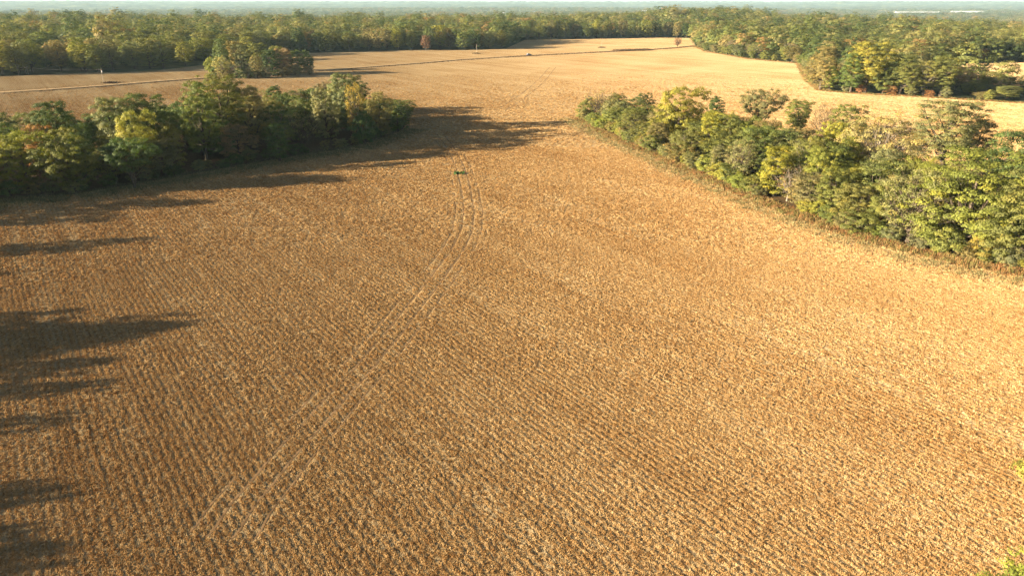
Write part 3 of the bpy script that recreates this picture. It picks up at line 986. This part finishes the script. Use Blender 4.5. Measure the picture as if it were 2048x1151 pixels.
shrubs_along(left_front[2:], 'left', 30, 2.5, 202, ['dark green', 'deep green', 'grey green', 'dull brown green'])
shrubs_along(mid_front[4:], 'mid', 26, 0.5, 203, ['olive green', 'dull brown green', 'grey green', 'russet'], (2.5, 5.0))
shrubs_along(PL([(420, 154), (445, 157), (500, 157), (560, 153.5), (624, 149)]), 'grove', 16, 1.0, 205, ['dark green', 'deep green', 'grey green', 'dull brown green'], (3.5, 6.5))
shrubs_along(mid_front[:5], 'mid', 24, 3.0, 204, ['olive green', 'mid green', 'grey green', 'dull brown green'], (4.0, 7.5))

# ---- labels for the trees that have none yet
LAND = {
    'right': [(1200, 'the gnarled tip tree'), (1354, 'the tall yellow green tree'), (1516, 'the fork stemmed round tree'), (1574, 'the dead reddish sapling'), (1690, 'the olive domed tree'), (1745, 'the pale willowy tree'), (1815, 'the grey trunked thin tree'), (1916, 'the biggest bright green tree'), (2036, 'the right border tree')],
    'left': [(-60, 'the left border'), (62, 'the sunlit yellow green tree'), (134, 'the dark lone tree'), (270, 'the emerald umbrella tree'), (455, 'the tallest olive tree'), (608, 'the bare limbed grey tree'), (695, 'the tall domed tree'), (800, 'the wood tip')],
    'grove': [(415, 'the grove left end'), (470, 'the grove tall tree'), (545, 'the grove middle'), (625, 'the grove right end')],
    'mid': [(1404, 'the far field corner'), (1500, 'the field bend'), (1640, 'the brown tinted big tree'), (1730, 'the tall yellow green tree'), (1845, 'the pale trunked olive tree'), (2048, 'the right border')],
    'far': [(0, 'the left border'), (207, 'the lone utility pole'), (440, 'the lane grove'), (640, 'the grove right end'), (852, 'the reddish forest tree'), (953, 'the middle utility pole'), (1040, 'the field inlet'), (1203, 'the right utility pole'), (1355, 'the lone reddish bush')],
}
WHERE = {'right': 'right hedgerow', 'left': 'left wood', 'grove': 'grove by the lane', 'mid': 'second tree line', 'far': 'far forest edge'}
FORM = {'round0': 'rounded', 'round1': 'lumpy', 'round2': 'dense', 'tall0': 'tall', 'tall1': 'broad', 'spread0': 'spreading', 'cone0': 'pointed', 'airy0': 'thin leaved', 'airy1': 'sparse', 'bare0': 'bare', 'column0': 'slim', 'shrub0': 'low', 'shrub1': 'small', 'gnarled0': 'gnarled'}
LINES = {'right': right_front, 'left': left_front, 'grove': GROVE, 'mid': mid_front, 'far': far_front}
for t in TREES:
    t['px'], t['py'], _ = [float(v) for v in proj(t['pos'].x, t['pos'].y, t['H'] * 0.6)]
todo = [t for t in TREES if t['label'] is None]
buckets = {}
for t in todo:
    land = LAND[t['zone']]
    i = min(range(len(land)), key=lambda k: abs(land[k][0] - t['px']))
    dx = t['px'] - land[i][0]
    side = 'left of' if dx < -12 else 'right of' if dx > 12 else 'at'
    e = float(dist_line([t['pos'].x], [t['pos'].y], LINES[t['zone']])[0])
    row = 'front' if e < 6 else ('middle' if e < 14 else 'back')
    if t['name'] == 'shrub': row = 'foot'
    noun = 'bush' if t['name'] == 'shrub' else 'tree'
    t['bits'] = (t['col'], FORM[t['kind']], noun, row, WHERE[t['zone']], side, land[i][1])
    buckets.setdefault(t['bits'], []).append(t)
ORD = ['leftmost', 'second', 'third', 'fourth', 'fifth', 'sixth', 'seventh', 'eighth']
for bits, ts in buckets.items():
    col, form, noun, row, where, side, lm = bits
    s = '%s %s %s in %s %s, %s %s' % (form, col, noun, where, row, side, lm)
    s = s.replace('tree in grove by the lane', 'tree in lane grove')
    ts.sort(key=lambda t: t['px'])
    for k, t in enumerate(ts):
        if len(ts) == 1: t['label'] = s
        elif k == 0: t['label'] = 'leftmost ' + s
        elif k == len(ts) - 1: t['label'] = 'rightmost ' + s
        else: t['label'] = ORD[min(k, 7)] + ' from left ' + s
        w = t['label'].split()
        if len(w) > 16:
            t['label'] = t['label'].replace(' the ', ' ').replace('utility ', '')
        if len(t['label'].split()) > 16:
            t['label'] = t['label'].replace(form + ' ', '', 1).replace(' from left', '')

GROUPS = {'right': 'trees of the right hedgerow', 'left': 'trees of the left wood', 'grove': 'trees of the grove by the lane', 'mid': 'trees of the second tree line', 'far': 'trees of the far forest edge', 'shade': 'trees outside the frame casting long shadows'}
def plant(t):
    H0, W0, trunk, crown = KINDS[t['kind']]
    nm = t['name'] or 'broadleaf_tree'
    root = empty(nm, t['pos'], t['yaw'])
    sxy, sz = t['W'] / W0, t['H'] / H0
    root.scale = (sxy, sxy, sz)
    g = GROUPS.get(t['zone'])
    if nm == 'shrub' and g: g = g.replace('trees of', 'shrubs at the foot of')
    tag(root, t['label'], 'shrub' if nm == 'shrub' else 'tree', g)
    link('stem' if nm == 'shrub' else 'trunk', trunk, root)
    c = link('foliage' if nm == 'shrub' else 'crown', crown, root)
    b = np.array(COLORS[t['col']]) * random.uniform(0.95, 1.28) * np.array([random.uniform(0.92, 1.08), 1, random.uniform(0.9, 1.1)])
    c.color = (*[float(v) for v in b], 1)
for t in TREES: plant(t)
print('trees', len(TREES), sum(1 for t in TREES if t['name'] != 'shrub'))

# ------------------------------------------------------------------ the forest beyond: uncountable
def build_forest():
    protos = []
    for i, (H, W, n_cl, lf) in enumerate([(17, 13, 60, 46), (20, 12, 62, 44), (14, 12, 54, 46), (19, 14, 64, 46), (22, 12, 62, 46), (13, 12, 50, 46)]):
        tr, cr = tree_kind(300 + i, H, W, 0.12, n_cl, lf, 0.75, 1.75, 0, lump=0.38, coh=1.0, mat=M_LEAF_FAR)
        bpy.data.meshes.remove(tr)
        protos.append(bpy.data.objects.new('far_crown_%d' % i, cr))
    lr = np.random.default_rng(55)
    out = []
    for r0, r1, sp, size in ((250, 1500, 8.8, 0.92), (1500, 2400, 12.5, 1.15), (2400, 4300, 20, 1.5), (4300, 8000, 38, 2.6)):
        g = np.arange(-r1, r1, sp)
        gx, gy = np.meshgrid(g, g[g > 0])
        x = (gx + lr.uniform(-0.45, 0.45, gx.shape) * sp).ravel()
        y = (gy + lr.uniform(-0.45, 0.45, gy.shape) * sp).ravel()
        r = np.hypot(x, y)
        m = (r > r0) & (r <= r1) & (np.abs(np.arctan2(x, y)) < R(43))
        x, y = x[m], y[m]
        r = r[m]
        ok = ~inside(x, y, FIELD) & ~inside(x, y, CLEARING) & ~inside(x, y, MIDBAND)
        ok &= ~(inside(x, y, far_front[2:] + fb))
        gap = vnoise(x / 260 + 3, y / 200, 61)
        ok &= (gap < 0.80) | (r < 1300)
        x, y = x[ok], y[ok]
        n = len(x)
        hv = 0.70 + 0.5 * vnoise(x / 55, y / 55, 62) + lr.normal(0, 0.15, n) + 0.35 * (lr.random(n) < 0.06)
        s = size * hv
        out.append(np.stack([x, y, terrain(x, y) - 0.3, s * lr.uniform(0.9, 1.2, n), s / max(1.0, size / 1.15)], 1))
    A = np.concatenate(out)
    n = len(A)
    print('forest crowns', n)
    sc = np.stack([A[:, 3], A[:, 3], A[:, 4]], 1)
    scatter('far_forest', 'unbroken autumn forest canopy running back to the hazy hills', A[:, :3], lr.uniform(0, 6.28, n), sc, lr.integers(0, 6, n), protos)
build_forest()

# ------------------------------------------------------------------ utility poles and wires
M_POLE = plain('weathered_pole', (0.30, 0.25, 0.20), 0.9, 0.2, 1.5)
M_GREYMETAL = plain('transformer_grey', (0.55, 0.56, 0.56), 0.5, 0.08, 2.0, spec=0.4)
M_WIRE = plain('aluminium_wire', (0.12, 0.12, 0.12), 0.6)
M_INSUL = plain('insulator', (0.25, 0.22, 0.2), 0.4)
def pole(px, base, top, label, trans=False, lean=0.0):
    p = P(px, base)
    h = height_at(p, top)
    o = empty('utility_pole', p, R(78))
    o.rotation_euler = (0, lean, 0)
    tag(o, label, 'utility pole', 'utility poles of the power line')
    mb = MB(); mb.tube([(0, 0, -0.3), (0, 0, h)], [0.17, 0.11], 8)
    link('pole', mb.mesh('pole', M_POLE), o)
    mb = MB(); mb.box((0, 0.14, h - 0.55), (0.12, 0.1, 0.12)); mb.box((0.05, 0, h - 0.5), (0.1, 2.2, 0.12))
    arm = link('crossarm', mb.mesh('crossarm', M_POLE), o)
    for y in (-0.95, 0.95, 0.35):
        mb = MB(); mb.tube([(0.05, y, h - 0.44), (0.05, y, h - 0.24)], [0.05, 0.035], 6)
        link('insulator', mb.mesh('insulator', M_INSUL), arm)
    if trans:
        mb = MB(); mb.tube([(0.38, 0, h - 1.9), (0.38, 0, h - 1.85), (0.38, 0, h - 0.95), (0.38, 0, h - 0.9)], [0.2, 0.27, 0.27, 0.18], 10)
        tk_ = link('transformer', mb.mesh('transformer', M_GREYMETAL), o)
        mb = MB(); mb.box((0.14, 0, h - 1.4), (0.2, 0.1, 0.5))
        link('bracket', mb.mesh('bracket', M_GREYMETAL), tk_)
    return Vector((p.x, p.y, h))
q0 = pole(1, 149, 127, 'leaning pale utility pole at the left picture border before the forest', lean=R(-9))
q1 = pole(57, 149, 133, 'short grey utility pole before the forest, right of the leaning border pole')
q2 = pole(207.5, 165, 138, 'utility pole with pale transformer standing alone beside the gravel lane', True)
q3 = pole(953.5, 107.5, 88, 'utility pole in the middle of the far field beside the forest corner')
q4 = pole(1203.5, 95, 77, 'utility pole right of the parked car in the far field')
def wire(a, b, label, sag=1.6):
    o = None
    for k, (dy, dz) in enumerate(((-0.95, -0.25), (0.95, -0.25), (0, -2.0))):
        path = []
        for i in range(17):
            f = i / 16
            q = a.lerp(b, f)
            path.append((q.x, q.y + dy, q.z + dz - sag * 4 * f * (1 - f)))
        mb = MB(); mb.tube(path, [0.008] * 17, 4)
        if o is None:
            o = empty('power_line', a)
            tag(o, label, 'power line', 'wires of the power line')
        w = link('wire', mb.mesh('wire', M_WIRE), o)
        w.location = -a
wire(q0, q2, 'thin wires from the leaning border pole to the transformer pole')
wire(q2, q3, 'long thin wires from the transformer pole to the middle field pole', 3.0)
wire(q3, q4, 'thin wires between the middle and right poles of the far field')

# brush heaps at the pole feet
def weed_heap(px, py, w, label, name='weed_clump', mat=M_BRUSH, n=40, h=0.9, rows=None):
    p = P(px, py)
    lr = np.random.default_rng(int(px))
    V, F = [], []
    for i in range(n * 8):
        if rows:
            c = np.array([rows[int(lr.integers(0, len(rows)))] + lr.normal() * 0.16, lr.normal() * w * 0.8, 0])
        else:
            c = np.array([lr.normal() * w * 0.45, lr.normal() * w * 0.35, 0])
        a = lr.uniform(0, 6.28); d = np.array([math.cos(a), math.sin(a), 0]); s = np.array([-d[1], d[0], 0])
        hh = h * lr.uniform(0.4, 1.1); ww = 0.14
        o = len(V)
        V += [c - s * ww, c + s * ww, c + d * hh * 0.5 + s * ww * 0.7 + [0, 0, hh], c + d * hh * 0.5 - s * ww * 0.7 + [0, 0, hh]]
        F.append((o, o + 1, o + 2, o + 3))
    ob = link(name, mesh_np(name, np.array(V), np.array(F), [mat]), None, p)
    return tag(ob, label, 'weeds')
weed_heap(954, 107.5, 3.4, 'dark weed clump at the foot of the middle field pole')
weed_heap(1203, 95.5, 3.2, 'dark weed clump at the foot of the pole right of the car')
weed_heap(222, 166, 4.0, 'brown weed clump right of the transformer pole foot')
weed_heap(921, 347, 0.8, 'green weeds sprouting in short rows between the wheel tracks', mat=M_WEED, n=16, h=0.45, rows=[-1.5, -0.75, 0.0, 0.75])

# ------------------------------------------------------------------ car on the lane
M_PAINT = plain('dark_blue_paint', (0.022, 0.028, 0.045), 0.3, spec=0.5)
M_GLASS = plain('car_glass', (0.25, 0.32, 0.40), 0.08, spec=0.8)
M_RUBBER = plain('rubber', (0.02, 0.02, 0.02), 0.9)
M_RIM = plain('rim_metal', (0.45, 0.45, 0.46), 0.4, metal=0.8)
M_HEAD = plain('headlight_glass', (0.8, 0.8, 0.78), 0.15, spec=0.6)
M_TAIL = plain('taillight_glass', (0.4, 0.02, 0.02), 0.2, spec=0.5)
def build_car():
    p = P(1058, 111.5, 0.5)
    d = ROAD[-5] - ROAD[-6]
    o = empty('parked_car', p, math.atan2(d.y, d.x))
    tag(o, 'small dark car on the gravel lane in the far field', 'car')
    prof = [(-2.25, 0.35), (-2.3, 0.75), (-2.2, 1.05), (-1.95, 1.12), (-1.6, 1.62), (-0.2, 1.70), (0.55, 1.62), (1.05, 1.12), (1.95, 1.0), (2.2, 0.82), (2.25, 0.38)]
    bm = bmesh.new()
    rings = []
    for y, inset in ((-0.92, 0.0), (-0.80, 1.0), (0.80, 1.0), (0.92, 0.0)):
        rings.append([bm.verts.new((x, y * (0.86 if z > 1.2 else 1.0), z + (0.03 if inset and z > 1.2 else 0))) for x, z in prof])
    n = len(prof)
    for a, b in zip(rings[:-1], rings[1:]):
        for i in range(n):
            bm.faces.new((a[i], a[(i + 1) % n], b[(i + 1) % n], b[i]))
    bm.faces.new(rings[0]); bm.faces.new(rings[-1][::-1])
    bmesh.ops.recalc_face_normals(bm, faces=bm.faces[:])
    me = bpy.data.meshes.new('body'); bm.to_mesh(me); bm.free(); me.materials.append(M_PAINT)
    link('body', me, o)
    def quad(name, pts, mat):
        mb = MB(); c = [Vector(q) for q in pts]
        nn = (c[1] - c[0]).cross(c[2] - c[0]).normalized() * 0.02
        V = [q + nn for q in c] + [q - nn for q in c]
        mb.add(V, [(0, 1, 2, 3), (7, 6, 5, 4), (0, 4, 5, 1), (1, 5, 6, 2), (2, 6, 7, 3), (3, 7, 4, 0)])
        link(name, mb.mesh(name, mat), o)
    quad('windscreen', [(0.62, -0.70, 1.58), (0.62, 0.70, 1.58), (1.05, 0.78, 1.15), (1.05, -0.78, 1.15)], M_GLASS)
    quad('rear_window', [(-1.66, -0.70, 1.58), (-1.66, 0.70, 1.58), (-1.97, 0.78, 1.16), (-1.97, -0.78, 1.16)], M_GLASS)
    for s in (-1, 1):
        quad('side_window', [(-1.5, s * 0.80, 1.56), (-0.3, s * 0.80, 1.62), (-0.3, s * 0.87, 1.15), (-1.7, s * 0.87, 1.15)], M_GLASS)
        quad('side_window', [(-0.2, s * 0.80, 1.62), (0.48, s * 0.80, 1.56), (0.92, s * 0.87, 1.15), (-0.2, s * 0.87, 1.15)], M_GLASS)
        quad('headlight', [(2.235, s * 0.55, 0.72), (2.235, s * 0.85, 0.72), (2.21, s * 0.85, 0.86), (2.21, s * 0.55, 0.86)], M_HEAD)
        quad('taillight', [(-2.30, s * 0.60, 0.78), (-2.30, s * 0.86, 0.78), (-2.24, s * 0.86, 0.98), (-2.24, s * 0.60, 0.98)], M_TAIL)
        for x in (-1.4, 1.42):
            mb = MB(); mb.tube([(x, s * 0.74, 0.34), (x, s * 0.96, 0.34)], [0.34, 0.34], 16)
            w = link('wheel', mb.mesh('wheel', M_RUBBER), o)
            mb = MB(); mb.tube([(x, s * 0.955, 0.34), (x, s * 0.975, 0.34)], [0.2, 0.18], 12)
            link('rim', mb.mesh('rim', M_RIM), w)
build_car()

# ------------------------------------------------------------------ far white buildings in the haze
M_WHITE = plain('white_cladding', (0.55, 0.55, 0.54), 0.7, 0.05, 0.05)
M_ROOFW = plain('pale_metal_roof', (0.52, 0.54, 0.56), 0.5, 0.05, 0.05)
M_DARKW = plain('far_window', (0.12, 0.14, 0.17), 0.3)
def far_building(px, dist, L, W, h, label, rz=0.0, name='warehouse'):
    a = math.atan2(px - 1024, FPX * CP + 575 * SP)
    x, y = dist * math.sin(a), dist * math.cos(a)
    z = float(terrain(x, y)) + 6
    o = empty(name, (x, y, z), rz)
    tag(o, label, 'building', 'white buildings in the hazy valley')
    mb = MB(); mb.box((0, 0, h / 2 - 4), (L, W, h + 8)); link('wall', mb.mesh('wall', M_WHITE), o)
    mb = MB()
    mb.add([(-L / 2 - 1, -W / 2 - 1, h), (L / 2 + 1, -W / 2 - 1, h), (L / 2 + 1, 0, h + W * 0.14), (-L / 2 - 1, 0, h + W * 0.14), (-L / 2 - 1, W / 2 + 1, h), (L / 2 + 1, W / 2 + 1, h)],
           [(0, 1, 2, 3), (3, 2, 5, 4), (0, 3, 4), (1, 5, 2), (0, 4, 5, 1)])
    link('roof', mb.mesh('roof', M_ROOFW), o)
    k = max(2, int(L / 18))
    for i in range(k):
        mb = MB(); mb.box((-L / 2 + (i + 0.5) * L / k, -W / 2 - 0.06, h * 0.5), (L / k * 0.35, 0.16, h * 0.35))
        link('window', mb.mesh('window', M_DARKW), o)
far_building(530, 4300, 46, 22, 13, 'small white barn in the hazy valley, left one of the two at upper left', 0.1, 'barn')
far_building(641, 4200, 30, 20, 14, 'small square white barn in the hazy valley, right one of the two at upper left', 0.0, 'barn')
far_building(1008, 4600, 16, 12, 14, 'tiny white house in the hazy valley above the far forest', 0.0, 'house')
far_building(1068, 4700, 14, 12, 16, 'tiny white house in the haze right of the other tiny one', 0.0, 'house')
far_building(1300, 6200, 190, 60, 15, 'long low white warehouse in the haze left of the wooded hill', 0.05)
far_building(1840, 6500, 330, 80, 15, 'longer low white warehouse in the haze at the upper right', -0.05)
far_building(1940, 6900, 240, 80, 16, 'white warehouse farthest right in the haze', -0.05)

# ------------------------------------------------------------------ haze
def build_haze():
    mb = MB()
    zl, zh = -130.0, 140.0
    mb.box((0, 0, (zl + zh) / 2), (54000, 54000, zh - zl))
    m = bpy.data.materials.new('air_haze')
    m.use_nodes = True
    nt = m.node_tree
    nt.nodes.clear()
    out = nt.nodes.new('ShaderNodeOutputMaterial')
    v = nt.nodes.new('ShaderNodeVolumePrincipled')
    v.inputs['Color'].default_value = (0.40, 0.60, 0.74, 1)
    v.inputs['Density'].default_value = 0.00005
    v.inputs['Density Attribute'].default_value = ''
    v.inputs['Anisotropy'].default_value = 0.0
    nt.links.new(v.outputs[0], out.inputs['Volume'])
    o = link('haze', mb.mesh('haze', m))
    tag(o, 'thin blue haze over the distance', kind='stuff')
build_haze()
